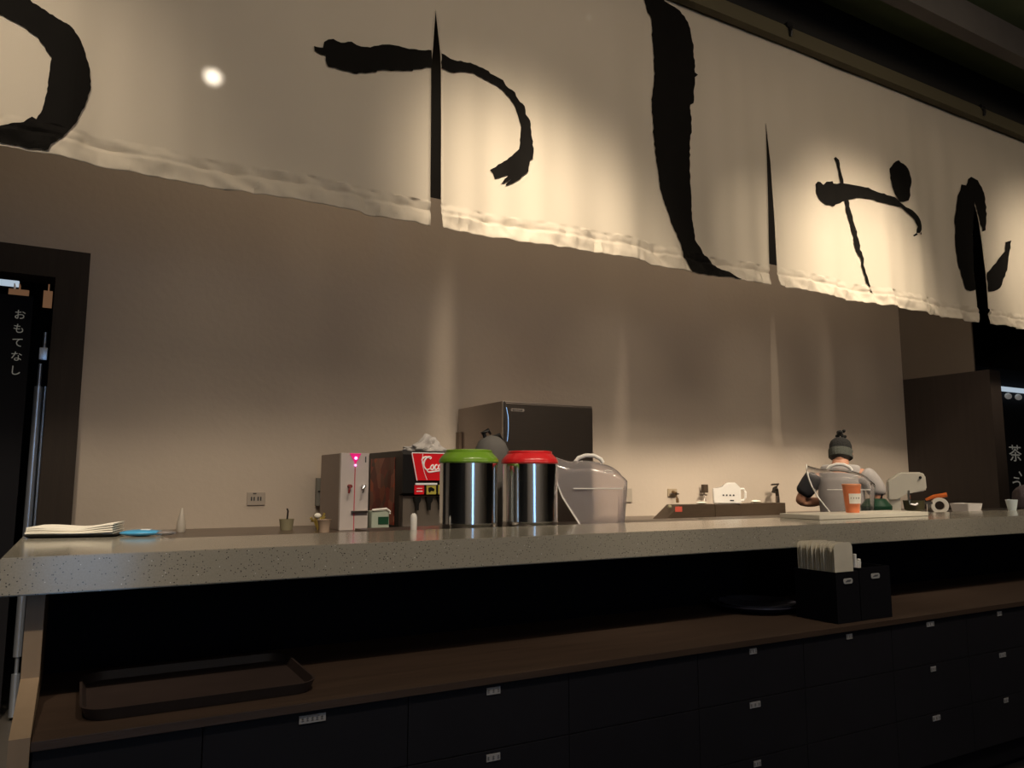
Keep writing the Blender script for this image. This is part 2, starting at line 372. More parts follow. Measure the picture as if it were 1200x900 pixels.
def fold(x, z):
    h = max(0, min(1, (ZT-z)/(ZT-ZB)))
    a = .003+.024*h
    y = a*(.8*math.sin(x*4.1+.8*math.sin(x*1.3))+.45*math.sin(x*10.3+1.7*math.sin(x*2.1)+z*.5)+.22*math.sin(x*23+2.3*math.sin(x*3.3)+z*.8))+.006*h*noise.noise(Vector((x*6, z*1.2, 3)))
    y += .012*h*noise.noise(Vector((x*1.1, z*1.6, 9)))
    hh = z-ZB                                         # the puckered hem
    if hh < .13:
        k = math.exp(-((hh-.088)/.010)**2)
        y += .006*k*(1+.8*noise.noise(Vector((x*20, 4, 4))))+.022*noise.noise(Vector((x*13+z*9, z*12, 1)))+.012*noise.noise(Vector((x*31, z*9, 7)))*min(1, (.13-hh)/.03)
        y += -.003 if hh < .08 else 0
    return YN+y
def rise(x, z): return z+(.010*noise.noise(Vector((x*1.7, 0, 5)))+.008*noise.noise(Vector((x*8, 0, 2)))+.003*noise.noise(Vector((x*25, 0, 2))))*max(0, 1-(z-ZB)/.4)
ban = thing('cloth_banner', 'long cream noren banner with black brushed hiragana hanging over the bar', 'banner', (0, 0, 0))
XL, XR = -3.45, 9.3
bm = B()
zs = []
z = ZB
while z < ZT:
    zs.append(z); z += .008 if z-ZB < .18 else .03
zs.append(ZT)
for pi_ in range(5):
    n = 130
    prev = None
    for z in zs:
        a = XL if pi_ == 0 else edge(pi_-1, 1, z); b = XR if pi_ == 4 else edge(pi_, 0, z)
        row = []
        for i in range(n+1):
            x = a+(b-a)*i/n
            row.append(bm.verts.new((x, fold(x, z), rise(x, z))))
        if prev:
            for i in range(n): bm.faces.new((prev[i], prev[i+1], row[i+1], row[i]))
        prev = row
bmesh.ops.remove_doubles(bm, verts=bm.verts, dist=.0006)
cl = obj('cloth', bm, 'canvas', ban, True)
md = cl.modifiers.new('thick', 'SOLIDIFY'); md.thickness = .003; md.offset = 1 

def c1(pts, s, ox=0, oy=0): return [(ox+a/s, oy+b/s) for a, b in pts]
STROKES = [
 [[(-40, -42), (-5, -22), (28.9, 0), (49, 13), (84.4, 35.5), (93, 47), (98, 58), (105.5, 82), (106.7, 103), (100, 124), (89, 147), (73, 165.5), (60, 174), (56.7, 180), (33, 176.7), (0, 170), (-30, 164), (-52, 152), (-35, 153), (0, 151), (28, 147), (33, 143), (38, 140), (43, 143), (48, 136), (55.5, 111), (61, 71), (44.5, 46.7), (22, 31), (0, 18), (-45, -8)]],
 [c1([(85, 182), (120, 187), (124, 165), (140, 155), (160, 152), (190, 165), (230, 160), (248, 172), (265, 178), (300, 182), (330, 176), (370, 172), (392, 175), (420, 180), (460, 186), (530, 193), (530, 258), (510, 256), (495, 262), (463, 263), (460, 269), (390, 270), (325, 270), (322, 276), (255, 278), (250, 282), (180, 265), (140, 258), (130, 235), (130, 215), (105, 210), (88, 200)], 3.2156, 340),
  c1([(568, 203), (590, 212), (620, 225), (680, 235), (740, 258), (780, 285), (805, 300), (815, 320), (850, 345), (862, 372), (885, 400), (888, 430), (903, 455), (907, 510), (915, 560), (912, 600), (903, 605), (898, 645), (870, 672), (840, 688), (815, 697), (838, 672), (797, 690), (830, 655), (778, 668), (770, 645), (760, 635), (820, 600), (865, 560), (872, 480), (863, 440), (850, 400), (810, 345), (800, 335), (750, 300), (690, 272), (630, 270), (620, 273), (590, 265), (568, 260)], 3.2156, 340)],
 [c1([(138, -38), (190, -34), (205, 5), (255, 35), (280, 70), (290, 110), (298, 150), (302, 225), (312, 232), (302, 240), (298, 320), (288, 325), (293, 400), (287, 450), (288, 560), (295, 680), (305, 740), (340, 790), (395, 835), (458, 872), (400, 865), (345, 858), (300, 850), (265, 790), (225, 700), (195, 600), (180, 500), (172, 420), (165, 310), (175, 230), (168, 130), (165, 60), (150, 30)], 2.6458, 700)],
 [c1([(160, 290), (168, 281), (178, 282), (190, 292), (202, 280), (228, 276), (232, 284), (262, 280), (300, 288), (330, 295), (352, 300), (380, 318), (410, 328), (440, 335), (455, 352), (470, 362), (500, 382), (520, 405), (530, 420), (533, 450), (524, 462), (512, 462), (516, 440), (506, 415), (490, 395), (460, 370), (425, 362), (390, 355), (355, 340), (330, 335), (300, 338), (270, 345), (240, 358), (232, 366), (200, 362), (175, 345), (162, 315)], 3, 900, 120),
  c1([(234, 196), (242, 190), (254, 200), (258, 225), (266, 255), (272, 284), (262, 285), (254, 255), (248, 225), (244, 208)], 3, 900, 120),
  c1([(276, 341), (288, 340), (296, 375), (304, 400), (314, 440), (326, 490), (328, 515), (341, 548), (340, 570), (348, 600), (358, 635), (371, 676), (360, 662), (346, 622), (340, 600), (333, 575), (330, 545), (316, 520), (308, 480), (296, 425), (287, 395)], 3, 900, 120),
  c1([(455, 205), (472, 218), (485, 235), (495, 270), (493, 330), (488, 347), (470, 352), (455, 352), (440, 325), (432, 300), (425, 270), (422, 235), (436, 216)], 3, 900, 120),
  c1([(502, 470), (512, 462), (516, 468), (506, 474)], 3, 900, 120), c1([(524, 466), (531, 456), (531, 468)], 3, 900, 120)],
 [c1([(682, 287), (697, 292), (702, 270), (712, 262), (735, 275), (748, 300), (755, 320), (758, 352), (763, 370), (762, 450), (752, 455), (742, 415), (733, 378), (724, 350), (722, 400), (722, 520), (726, 590), (733, 658), (715, 662), (700, 655), (690, 620), (668, 560), (660, 480), (660, 400), (670, 340)], 3, 900, 120),
  c1([(766, 600), (785, 575), (800, 555), (830, 525), (833, 492), (852, 486), (850, 512), (838, 580), (805, 655), (785, 665), (769, 666)], 3, 900, 120)]]
for polys in STROKES:
    bm = B()
    for poly in polys:
        dense = []
        for q, (a0, b0) in enumerate(poly):
            a1, b1 = poly[(q+1) % len(poly)]; dd = math.hypot(a1-a0, b1-b0); n_ = max(1, int(dd/3.5))
            for k in range(n_):
                u = k/n_; j_ = (0 if k == 0 else random.uniform(-.75, .75))*min(1, dd/6)
                dense.append((a0+(a1-a0)*u-(b1-b0)/dd*j_, b0+(b1-b0)*u+(a1-a0)/dd*j_))
        pts = [at(a, b, YN) for a, b in dense]
        vs = [bm.verts.new((p.x, 0, max(ZB+.004, min(ZT, p.z)))) for p in pts]
        f_ = bm.faces.new(vs); f_.normal_update()
    bmesh.ops.triangulate(bm, faces=bm.faces, ngon_method='EAR_CLIP')
    xs = [v.co.x for v in bm.verts]; zz = [v.co.z for v in bm.verts]
    def cut(co, no): bmesh.ops.bisect_plane(bm, geom=bm.verts[:]+bm.edges[:]+bm.faces[:], plane_co=co, plane_no=no, dist=1e-5)
    x = min(xs)
    while x < max(xs): cut((x, 0, 0), (1, 0, 0)); x += .02
    z = ZB
    while z < max(zz): cut((0, 0, z), (0, 0, 1)); z += .008 if z < ZB+.18 else .03
    for v in bm.verts: v.co.y = fold(v.co.x, v.co.z)-.007; v.co.z = rise(v.co.x, v.co.z)
    obj('brushed_character', bm, 'ink', ban)

# ------------------------------------------------------------------ bar counter
ZS, SB = 1.094, 1.003
poly = [(-.155, 2.2), (7.2, 2.2), (7.2, 2.68), (.247, 2.68), (.247, 3.30), (-.155, 3.30)]
b = prism(B(), poly, SB, ZS, f=lambda u, v, w: (u, v, w))
bmesh.ops.bevel(b, geom=b.edges[:], offset=.003, segments=2, affect='EDGES')
tag(obj('countertop', b, 'quartz'), 'long L-shaped speckled grey stone bar top running along the counter', 'countertop')

cab = thing('bar_cabinet', 'black drawer cabinet with brown tray rail under the stone bar top', 'cabinet', (0, 0, 0))
# end board: narrow above the rail, wider below it
b = prism(B(), [(1.955, .06), (1.955, .742), (2.25, .80), (2.25, SB), (2.66, SB), (2.66, .06)], -.097, -.058, f=lambda u, v, w: (w, u, v))
obj('end_board', b, 'tan', cab)
obj('shelf_board', bx((-.057, 1.955, .712), (7.1, 2.60, .732), .001), 'shelfwood', cab)
obj('back_panel', bx((-.057, 2.60, .06), (7.1, 2.64, SB-.001)), 'cab_in', cab)
obj('wing_panel', bx((-.118, 2.70, .0), (.20, 3.25, SB-.001)), 'drawer', cab)
obj('plinth', bx((-.05, 2.06, 0), (7.1, 2.62, .06)), 'cab_in', cab)
obj('carcass', bx((-.057, 1.985, .06), (7.1, 2.59, .711)), 'cab_in', cab)
rows = [(.5355, .711), (.344, .5335), (.152, .342)]
lab_w = {(0, 0): .075, (1, 0): .055}
random.seed(3)
for c in range(14):
    x0 = -.055+.005+c*.508 if c else -.052
    x0 = .272-.325+.0 if c == 0 else .285+(c-1)*.509
    x1 = .283 if c == 0 else x0+.507
    for r, (z0, z1) in enumerate(rows):
        f = obj('drawer_front', bx((x0, 1.965, z0), (x1, 1.984, z1), .002), 'drawer', cab)
        if c == 0 or c == 3 and r < 3 or (c == 5 and r > 0): continue
        lw = .034 if random.random() < .5 else .05
        if c == 1: lw = .066
        if c == 2: lw = .043
        lx = (x0+x1)/2; lz = z1-.0075-.012
        p = obj('label_plate', bx((lx-lw/2, 1.9625, lz-.0095), (lx+lw/2, 1.9649, lz+.0095)), 'label', f)
        k = B(); n = max(3, int(lw/.013))
        for q in range(n):                       # unreadable small print
            cx_ = lx-lw*.36+q*lw*.72/(n-1)
            for s in range(2): box(k, (cx_-.0035, 1.9617, lz-.004+s*.005), (cx_+.003, 1.9626, lz-.0022+s*.005))
            box(k, (cx_-.001, 1.9617, lz-.005), (cx_+.0005, 1.9626, lz+.005))
        obj('label_print', k, 'faintink', f)

# things on the tray rail
def rounded(x0, y0, x1, y1, r, n=6):
    out = []
    for cx_, cy_, a in ((x1-r, y1-r, 0), (x0+r, y1-r, 90), (x0+r, y0+r, 180), (x1-r, y0+r, 270)):
        for k in range(n+1):
            t = math.radians(a+90*k/n); out.append((cx_+r*math.cos(t), cy_+r*math.sin(t)))
    return out
def tray(x0, y0, x1, y1, r, h, z, th=.006):
    bm = B(); prof = [(0, 0, .5), (0, h, 0), (th, h, 0), (th, .006, .5)]
    rings = []
    for ins, zz, s in ((.012, 0, 0), (0, h, 0), (th, h, 0), (.016, .007, 0)):
        rings.append([bm.verts.new((a, b_, z+zz)) for a, b_ in rounded(x0+ins, y0+ins, x1-ins, y1-ins, r-ins*.5)])
    for a, b_ in zip(rings, rings[1:]):
        n = len(a)
        for i in range(n): bm.faces.new((a[i], a[(i+1) % n], b_[(i+1) % n], b_[i]))
    bm.faces.new(rings[0][::-1]); bm.faces.new(rings[-1]); return bm
M['traymat'] = mat('dark_brown_tray', (.028, .019, .017), .45, var=.2)
tag(obj('serving_tray', tray(.03, 2.03, .575, 2.43, .06, .028, .733), 'traymat', smooth=True), 'large dark rounded serving tray lying on the rail at the left end', 'tray')
b = lathe(B(), [(.12, .733), (.172, .752), (.186, .758), (.186, .763), (.168, .757), (.11, .739), (.0, .739)], 40, (2.55, 2.405), cap=False)
pl = obj('round_platter', b, mat('glossy_black', (.03, .03, .045), .3), smooth=True); tag(pl, 'shiny black round platter lying on the rail left of the bins', 'platter')
obj('platter_insert', lathe(B(), [(.10, .742), (.155, .757), (.16, .765), (.15, .760), (.09, .748), (0, .748)], 32, (2.56, 2.40), cap=False), mat('glossy_grey', (.07, .07, .09), .2), pl, True)
def bin_(x0, x1, y0, y1, z1, label):
    t = thing('storage_bin', label, 'bin', ((x0+x1)/2, (y0+y1)/2, .733)); hx = (x1-x0)/2; hy = (y1-y0)/2; h = z1-.733
    bm = B(); box(bm, (-hx, -hy, 0), (hx, hy, .006)); box(bm, (-hx, -hy, .006), (-hx+.005, hy, h)); box(bm, (hx-.005, -hy, .006), (hx, hy, h))
    box(bm, (-hx+.005, -hy, .006), (hx-.005, -hy+.005, h)); box(bm, (-hx+.005, hy-.005, .006), (hx-.005, hy, h))
    obj('bin_body', bm, 'cab_in', t)
    p = B(); prism(p, rounded(-.026, -.010, .026, .010, .008), -hy-.003, -hy-.0002); bmesh.ops.translate(p, verts=p.verts, vec=(.0, 0, h-.035))
    lb = obj('bin_label', p, mat('bin_tag', (.30, .30, .30), .5), t)
    k = B(); box(k, (-.015, -hy-.0042, h-.037), (.012, -hy-.0031, h-.034)); box(k, (-.008, -hy-.0042, h-.033), (.016, -hy-.0031, h-.0305)); obj('label_print', k, 'labelink', lb)
    return t
bin_(2.555, 2.69, 1.995, 2.19, .925, 'black bin holding the row of clear plastic lids')
bin_(2.695, 2.885, 1.995, 2.19, .935, 'black bin with white utensils right of the lid bin')
lidm = prism(B(), rounded(-.055, 0, .055, .155, .022, 4), -.0008, .0008); 
l0 = None
for k in range(21):
    y = 2.008+.0086*k
    if l0 is None: l0 = obj('plastic_cover', lidm, 'frost'); o = l0
    else: o = l0.copy(); COL.objects.link(o)
    o.location = (2.622+random.uniform(-.002, .002), y, .876+random.uniform(-.006, .006)); o.rotation_euler = (random.uniform(-.02, .02), random.uniform(-.03, .03), 0)
    tag(o, 'clear plastic lid standing on edge in the left black bin', 'lid', 'clear lids in the black bin')
for k, (x, z) in enumerate(((2.72, .985), (2.735, .965), (2.76, .955), (2.785, .96), (2.80, .948))):
    b = tube(B(), [(x+.01, 2.05+.01*k, .745), (x, 2.03+.01*k, z)], [.004, .007], 8)
    tag(obj('utensil', b, 'white', smooth=True), 'white plastic utensil tip poking out of the right black bin', 'utensil', 'white utensils in the right bin')

# ------------------------------------------------------------------ inner worktop and back counter
tag(obj('prep_table', box(bx((1.05, 2.70, 1.035), (6.6, 3.25, 1.07)), (1.1, 2.75, 0), (6.5, 3.2, 1.035)), 'steel'), 'inner prep table behind the stone bar top carrying the canisters', 'table')
bc = thing('back_counter', 'dark brown back counter along the plaster wall', 'counter', (0, 0, 0))
obj('counter_top', bx((.30, 4.25, .945), (7.6, 4.995, .985), .003), 'backtop', bc)
obj('counter_body', bx((.33, 4.30, 0), (7.57, 4.99, .945)), 'drawer', bc)

# ---- left wing: folded napkins and packet
t = thing('napkin_stack', 'pile of folded white napkins on a dark tray at the left end of the bar', 'napkins', (.0, 2.93, ZS), math.radians(-14))
obj('tray', tray(-.135, -.09, .135, .09, .02, .008, .001, .003), 'black', t)
for k in range(5):
    s = k*.0045; bm = B(); n = 10
    pts = []
    for i in range(n+1):
        u = -.125+.25*i/n+random.uniform(-.002, .002); pts.append((u, .010+s+.004*math.sin(i*.7+k*.2)*(k/5)+max(0, (u-.02))*.02*k))
    poly = pts+[(u, zz+.004) for u, zz in reversed(pts)]
    prism(bm, poly, -.08+random.uniform(-.008, .006), .08); obj('napkin', bm, 'whitepaper', t)
t = thing('wipe_packet', 'small blue and clear plastic packet beside the white napkins', 'packet', (.185, 2.83, ZS), math.radians(-12))
bm = B(); ball(bm, (0, 0, .011), 1, 3, (.065, .045, .011)); obj('packet', bm, 'blue', t, True)
obj('clear_end', ball(B(), (.07, .0, .009), 1, 3, (.038, .035, .0085)), 'clear', t, True)
obj('flap', bx((.0, -.015, .0205), (.03, .015, .022)), 'white', t)

# ---- canisters
def canister(x, lidmat, label):
    t = thing('tin_canister', label, 'canister', (x, 2.86, 1.07))
    r = .120
    obj('body', lathe(B(), [(r*.97, 0), (r, .006), (r, .03), (r*1.006, .034), (r, .038), (r, .272), (r*.985, .284)], 64), 'tin', t, True)
    obj('lid', lathe(B(), [(r*1.0, .277), (r*1.025, .279), (r*1.03, .292), (r*.98, .301), (r*.84, .319), (r*.82, .321), (r*.81, .330), (r*.77, .333), (r*.76, .329), (0.01, .329)], 64), lidmat, t, True)
    obj('lid_ring', lathe(B(), [(r*1.03, .280), (r*1.042, .284), (r*1.03, .288)], 64, cap=False), lidmat, t, True)
canister(1.405, 'green', 'shiny tin canister with the green lid'); canister(1.700, 'red', 'shiny tin canister with the red lid')
t = thing('covered_bundle', 'grey cloth dome with a dark knotted top behind the two canisters', 'bundle', (1.66, 3.14, 1.07))
obj('cloth', lathe(B(), [(.075, 0), (.08, .05), (.078, .22), (.082, .31), (.078, .35), (.062, .385), (.035, .408), (.005, .415)], 32), 'greycloth', t, True)
b = B(); tube(b, [(-.03, 0, .395), (-.045, 0, .425), (-.02, 0, .44), (-.005, 0, .42)], [.012, .014, .01, .005]); tube(b, [(.0, 0, .405), (.03, -.02, .415), (.05, -.02, .39)], [.01, .012, .004]); obj('knot', b, 'black', t, True)

# ---- clear hoods
def hood(loc, rz, label, shell='clear', L=.355, D=.21, H=.30):
    t = thing('plastic_hood', label, 'plastic hood', loc, rz)
    bm = B(); th = .0035; n = 18; m = 24
    def section(u, j, ins):
        # arch section in y-z; u along x
        w = (D/2-ins)*(1-.10*(1-u)); h = (H-ins)*(.86+.14*math.sin(PI*min(1, u*1.1)**.8)) if u > .25 else (H-ins)*(.86+.14*math.sin(PI*.275**.8)+.55*(.25-u)**1.3)
        h *= 1-.22*max(0, u-.72)**2/.08*.9
        a = PI*j/n; c, s = math.cos(a), math.sin(a)
        e = .55
        y = w*math.copysign(abs(c)**e, c); z = h*abs(s)**e
        if j in (0, n): z = .0
        return y, max(z, 0)
    def xof(u, z): # slanted open front: lip far out at the top, sweeping back to the foot
        q = min(1, max(0, z/H)); front = -.5*L+L*.36*(1-q)**1.8
        return front+(L*.5-front)*u-(.03*(1-q) if u > .9 else 0)
    for ins in (0, th):
        rows_ = []
        for i in range(m+1):
            u = i/m; r_ = []
            for j in range(n+1):
                y, z = section(u, j, ins); r_.append(bm.verts.new((xof(u, z)-(ins if i == m else 0), y, z)))
            rows_.append(r_)
        for a, b_ in zip(rows_, rows_[1:]):
            for j in range(n): bm.faces.new((a[j], a[j+1], b_[j+1], b_[j]))
        bm.faces.new(rows_[-1])
        if ins == 0: first = rows_[0]
        else:
            for j in range(n): bm.faces.new((first[j], first[j+1], rows_[0][j+1], rows_[0][j]))
    obj('hood_shell', bm, shell, t, True)
    rim = []
    for j in range(n+1):
        y, z = section(0, j, 0); rim.append((xof(0, z), y, z+.003))
    obj('rim', tube(B(), rim, .0035, 8), 'white', t, True)
    b = tube(B(), [(-.07, 0, H-.008), (-.055, 0, H+.012), (-.02, 0, H+.024), (.02, 0, H+.022), (.05, 0, H+.006), (.06, 0, H-.012)], .010, 10)
    obj('handle', b, 'white', t, True)
    b = B(); box(b, (-.08, -D/2+.004, H*.56), (L*.40, -D/2+.012, H*.575)); obj('ledge', b, 'white', t)
    b = B(); box(b, (.055, -D/2+.03, H*.80), (.105, -D/2+.038, H*.81)); tube(b, [(.06, -D/2+.03, H*.83), (.08, -D/2+.03, H*.845), (.10, -D/2+.03, H*.83)], .002); obj('moulded_mark', b, 'white', t)
    return t
hood((2.085, 2.95, 1.07), math.radians(-34), 'clear plastic hood with white handle right of the red lidded canister')
hood((3.80, 2.90, 1.07), math.radians(-50), 'clear plastic hood in front of the person in the black beanie', 'clear2', L=.36, D=.24, H=.275)

# ---- white board, cup, green tub, mixer, tape on the right
tag(obj('cutting_board', bx((3.02, 2.43, ZS+.001), (3.86, 2.665, ZS+.022), .003), 'cream'), 'long cream cutting board lying on the bar top before the person', 'board')
t = thing('drink_cup', 'orange cup with a white label inside a clear sleeve', 'cup', (3.42, 2.55, ZS+.0225))
obj('cup', lathe(B(), [(.032, 0), (.044, .135), (.040, .135), (.029, .004), (0.001, .004)], 32, cap=False), 'orangecup', t, True)
obj('lid', lathe(B(), [(.0455, .133), (.0465, .141), (.04, .144), (.001, .144)], 32), mat('orange_rim', (.85, .35, .18), .3), t, True)
lb = B(); rr = .0415; ring = []
for i in range(9):
    a = math.radians(-160+i*9.5)
    ring.append([lb.verts.new((math.cos(a)*(.038+.0125*z/.135-.001+.004), math.sin(a)*(.038+.0125*z/.135-.001+.004), z)) for z in (.045, .095)])
for a, b_ in zip(ring, ring[1:]): lb.faces.new((a[0], b_[0], b_[1], a[1]))
o = obj('paper_label', lb, 'whitepaper', t); mo = o.modifiers.new('s', 'SOLIDIFY'); mo.thickness = .001
for k in range(4):
    a = math.radians(-148+k*15); k_ = B(); box(k_, (math.cos(a)*.0475-.003, math.sin(a)*.0475-.001, .07), (math.cos(a)*.0475+.003, math.sin(a)*.0475+.0005, .076)); obj('label_print', k_, 'labelink', t)
t = thing('green_tub', 'dark green tub with two dark handles beside the white mixer', 'tub', (4.19, 2.96, 1.07))
obj('tub', lathe(B(), [(.07, 0), (.085, .02), (.088, .055), (.07, .075), (.055, .095), (.05, .098), (.001, .098)], 28), 'darkgreen', t, True)
obj('handle', tube(B(), [(-.02, 0, .09), (-.025, 0, .125), (-.032, 0, .14)], .006), 'black', t, True)
obj('handle', tube(B(), [(.04, 0, .085), (.055, 0, .105), (.062, 0, .125)], .006), 'black', t, True)
t = thing('stand_mixer', 'cream countertop mixer with a boxy slanted head on the right', 'mixer', (4.46, 2.93, 1.07), math.radians(-52))
b = prism(B(), [(-.115, .085), (-.115, .205), (-.035, .258), (.075, .258), (.097, .238), (.10, .155), (.088, .142), (-.02, .13), (-.05, .11), (-.06, .085)], -.06, .06)
bmesh.ops.bevel(b, geom=[e for e in b.edges], offset=.008, segments=3, affect='EDGES'); obj('head', b, 'cream', t, True)
obj('column', bx((-.105, -.045, 0), (-.045, .045, .10), .008), 'cream', t, True)
obj('base', bx((-.105, -.06, 0), (.09, .06, .012), .004), 'cream', t)
obj('bowl', lathe(B(), [(.03, .014), (.055, .03), (.062, .085), (.058, .085), (.05, .03), (.0, .018)], 28, (.03, 0), cap=False), 'olive', t, True)
obj('hook', tube(B(), [(.0, -.055, .145), (.0, -.068, .09), (.005, -.072, .065), (.03, -.072, .06), (.045, -.07, .068)], .008), 'chrome', t, True)
obj('knob', lathe(B(), [(.008, -.068), (.008, -.058)], 16, (.068, .225), axis='y'), 'black', t, True)
t = thing('tape_dispenser', 'orange handled tape gun with a white roll beside the mixer', 'tape dispenser', (4.73, 2.90, 1.07), math.radians(-52))
obj('roll', lathe(B(), [(.05, -.022), (.05, .022), (.028, .022), (.028, -.022), (.05, -.022)], 36, (.0, .05), axis='y', cap=False), 'whitepaper', t, True)
obj('handle', tube(B(), [(-.075, 0, .085), (-.03, 0, .105), (.045, 0, .118)], [.008, .013, .015], 10), 'orange', t, True)
obj('blade_frame', box(bx((-.085, -.028, .06), (-.04, .028, .075)), (-.07, -.028, .0), (-.055, .028, .06)), 'chrome', t)
t_ = tag(obj('foam_box', tray(4.93, 2.83, 5.09, 2.96, .012, .060, 1.07), 'white'), 'small white open box on the worktop right of the tape roll', 'box')
o = obj('paper_cup', lathe(B(), [(.022, 0), (.034, .065), (.031, .065), (.02, .004), (.001, .004)], 24, cap=False), mat('cool_white_cup', (.72, .82, .86), .4), smooth=True, loc=(5.02, 2.62, ZS+.0005)); tag(o, 'small white cup standing alone at the right end of the bar top', 'cup')
b = ball(B(), (0, 0, 0), 1, 4, (.17, .15, .135))
for v in b.verts: v.co += v.co.normalized()*.015*noise.noise(v.co*14); v.co.z = max(v.co.z, -.06)
o = obj('cloth_bundle', b, mat('dusky_cloth', (.085, .07, .08), .9, bump=.4, bscale=15), smooth=True, loc=(6.04, 2.98, 1.131)); tag(o, 'dusky grey cloth bundle at the far right edge of the bar', 'bundle')

# ------------------------------------------------------------------ back counter things
# soda fountain
SX0 = 1.678
t = thing('soda_fountain', 'black soda fountain with a red lit header and printed side', 'drink machine', (SX0, 4.36, .986))
Hs = .468
obj('cabinet', prism(B(), [(0, .0), (0, .20), (-.05, .215), (-.05, .445), (-.02, Hs), (.56, Hs), (.585, .44), (.585, 0)], 0, .56, f=lambda u, v, w: (w, u, v)), 'black', t)
obj('side_graphic', bx((-.004, .08, .02), (-.0005, .52, .43)), 'sodaside', t)
obj('header_sign', prism(B(), [(.05, .452), (.52, .452), (.49, .29), (.085, .29)], -.068, -.052), 'signred', t)
b = B(); 
for a, c in (((.05, .454), (.52, .454)), ((.05, .452), (.085, .288)), ((.52, .452), (.49, .288))):
    tube(b, [(a[0], -.068, a[1]), (c[0], -.068, c[1])], .003, 6)
obj('sign_border', b, 'softwhite', t)
obj('sign_lamp', bx((.08, -.064, .262), (.22, -.052, .274), .002), 'softwhite', t)
def script(pts, x0, z0, sc, r=.0055):
    b = B()
    for st in pts:
        q = []
        for i in range(len(st)-1):                      # catmull-rom
            p0 = st[max(i-1, 0)]; p1 = st[i]; p2 = st[i+1]; p3 = st[min(i+2, len(st)-1)]
            for s in range(5):
                u = s/5; f = lambda a, b_, c, d_: .5*((2*b_)+(-a+c)*u+(2*a-5*b_+4*c-d_)*u*u+(-a+3*b_-3*c+d_)*u**3)
                q.append((x0+1.08*sc*f(p0[0], p1[0], p2[0], p3[0]), -.070, z0+sc*f(p0[1], p1[1], p2[1], p3[1])))
        q.append((x0+1.08*sc*st[-1][0], -.070, z0+sc*st[-1][1])); n = len(q)
        tube(b, q, [r*(.55+.45*math.sin(PI*min(1, max(0, k/(n-1))))) for k in range(n)], 6)
    return b
C_ = [(1.05, 1.75), (1.25, 2.0), (.75, 2.15), (.15, 1.5), (.1, .6), (.55, .05), (1.2, .3)]
o_ = lambda dx: [(dx+.35, .85), (dx+.05, .55), (dx+.1, .1), (dx+.4, .1), (dx+.5, .5), (dx+.3, .85), (dx+.55, .8)]
c_ = lambda dx: [(dx+.5, .75), (dx+.3, .88), (dx+.05, .5), (dx+.2, .05), (dx+.55, .25)]
a_ = lambda dx: [(dx+.5, .8), (dx+.2, .85), (dx+.05, .4), (dx+.25, .05), (dx+.5, .6), (dx+.52, .8), (dx+.5, .15), (dx+.75, .15)]
l_ = lambda dx: [(dx+.1, .4), (dx+.45, 1.7), (dx+.25, 1.9), (dx+.15, .4), (dx+.3, .05), (dx+.55, .25)]
lettering = [C_, [(.0, .9), (-.25, 1.7), (.35, 2.15), (1.0, 1.9)], o_(1.15), c_(1.8), a_(2.4), [(3.2, .55), (3.5, .6)], [(x+3.5, y) for x, y in C_], o_(4.65), l_(5.25), a_(5.75), [(.55, .05), (.9, -.35), (2.0, -.2), (3.2, -.1)]]
obj('header_lettering', script(lettering, .125, .352, .037, .0050), 'softwhite', t)
obj('sign_swash', tube(B(), [(.12, -.069, .45), (.115, -.069, .40), (.13, -.069, .34), (.15, -.069, .292)], .002, 6), 'softwhite', t)
for k in range(5):
    mm = 'red' if k == 0 else 'yellow'
    x = .075+k*.078
    bt = obj('flavour_button', bx((x, -.056, .205), (x+.063, -.0505, .262), .002), 'signred' if k == 0 else 'yellow', t)
    if k: obj('button_print', prism(B(), [(x+.012, .245), (x+.03, .250), (x+.052, .238), (x+.05, .222), (x+.03, .226), (x+.02, .215), (x+.012, .225)], -.0575, -.0562), 'black', bt)
    else: obj('button_print', box(bx((x+.014, -.0575, .24), (x+.05, -.0562, .243)), (x+.012, -.0575, .222), (x+.052, -.0562, .227)), 'softwhite', bt)
    b = prism(B(), [(x+.008, .19), (x+.05, .19), (x+.046, .165), (x+.036, .15), (x+.034, .11), (x+.022, .11), (x+.02, .15), (x+.012, .165)], -.045, -.01); obj('nozzle', b, 'black', t)
obj('splash_plate', bx((.02, -.008, .015), (.55, -.001, .195)), mat('splash_steel', (.46, .40, .35), .35, .8, stretch=(8, 8, .5), scale=20), t)
obj('side_stile', bx((-.001, -.012, 0), (.018, .0, .20)), 'steel', t)
obj('drip_tray', bx((.02, -.12, 0), (.55, -.009, .015), .002), 'black', t)
b = ball(B(), (0, 0, 0), 1, 5, (.15, .09, .075))
for v in b.verts:
    d_ = v.co.length; v.co *= 1+.55*noise.noise(v.co*13)+.25*noise.noise(v.co*34); v.co.z = max(v.co.z, -.0)*(.55+1.0*math.exp(-((v.co.x-.02)/.07)**2))
o = obj('plastic_bag', b, 'bag', smooth=False, loc=(1.92, 4.50, .986+Hs+.001)); tag(o, 'crumpled clear plastic bag lying on top of the soda fountain', 'bag')
t = thing('white_container', 'small pale tub with a green mark left of the soda fountain', 'container', (1.575, 4.42, .985))
obj('tub', bx((-.06, -.04, 0), (.05, .05, .11), .01), mat('pale_green_tub', (.48, .55, .47), .4), t, True)
obj('lid', tube(B(), [(-.06, -.045, .115), (.03, -.045, .122), (.052, -.045, .105), (.05, -.045, .09)], .007), 'white', t, True)
obj('mark', bx((-.02, -.0425, .03), (.045, -.0402, .075)), 'darkgreen', t)
o = obj('squeeze_bottle', lathe(B(), [(.012, 0), (.0135, .005), (.0135, .06), (.011, .072), (.005, .078)], 20), 'white', smooth=True, loc=(1.155, 2.84, 1.07)); tag(o, 'small white bottle between the soda fountain and the green canister', 'bottle')
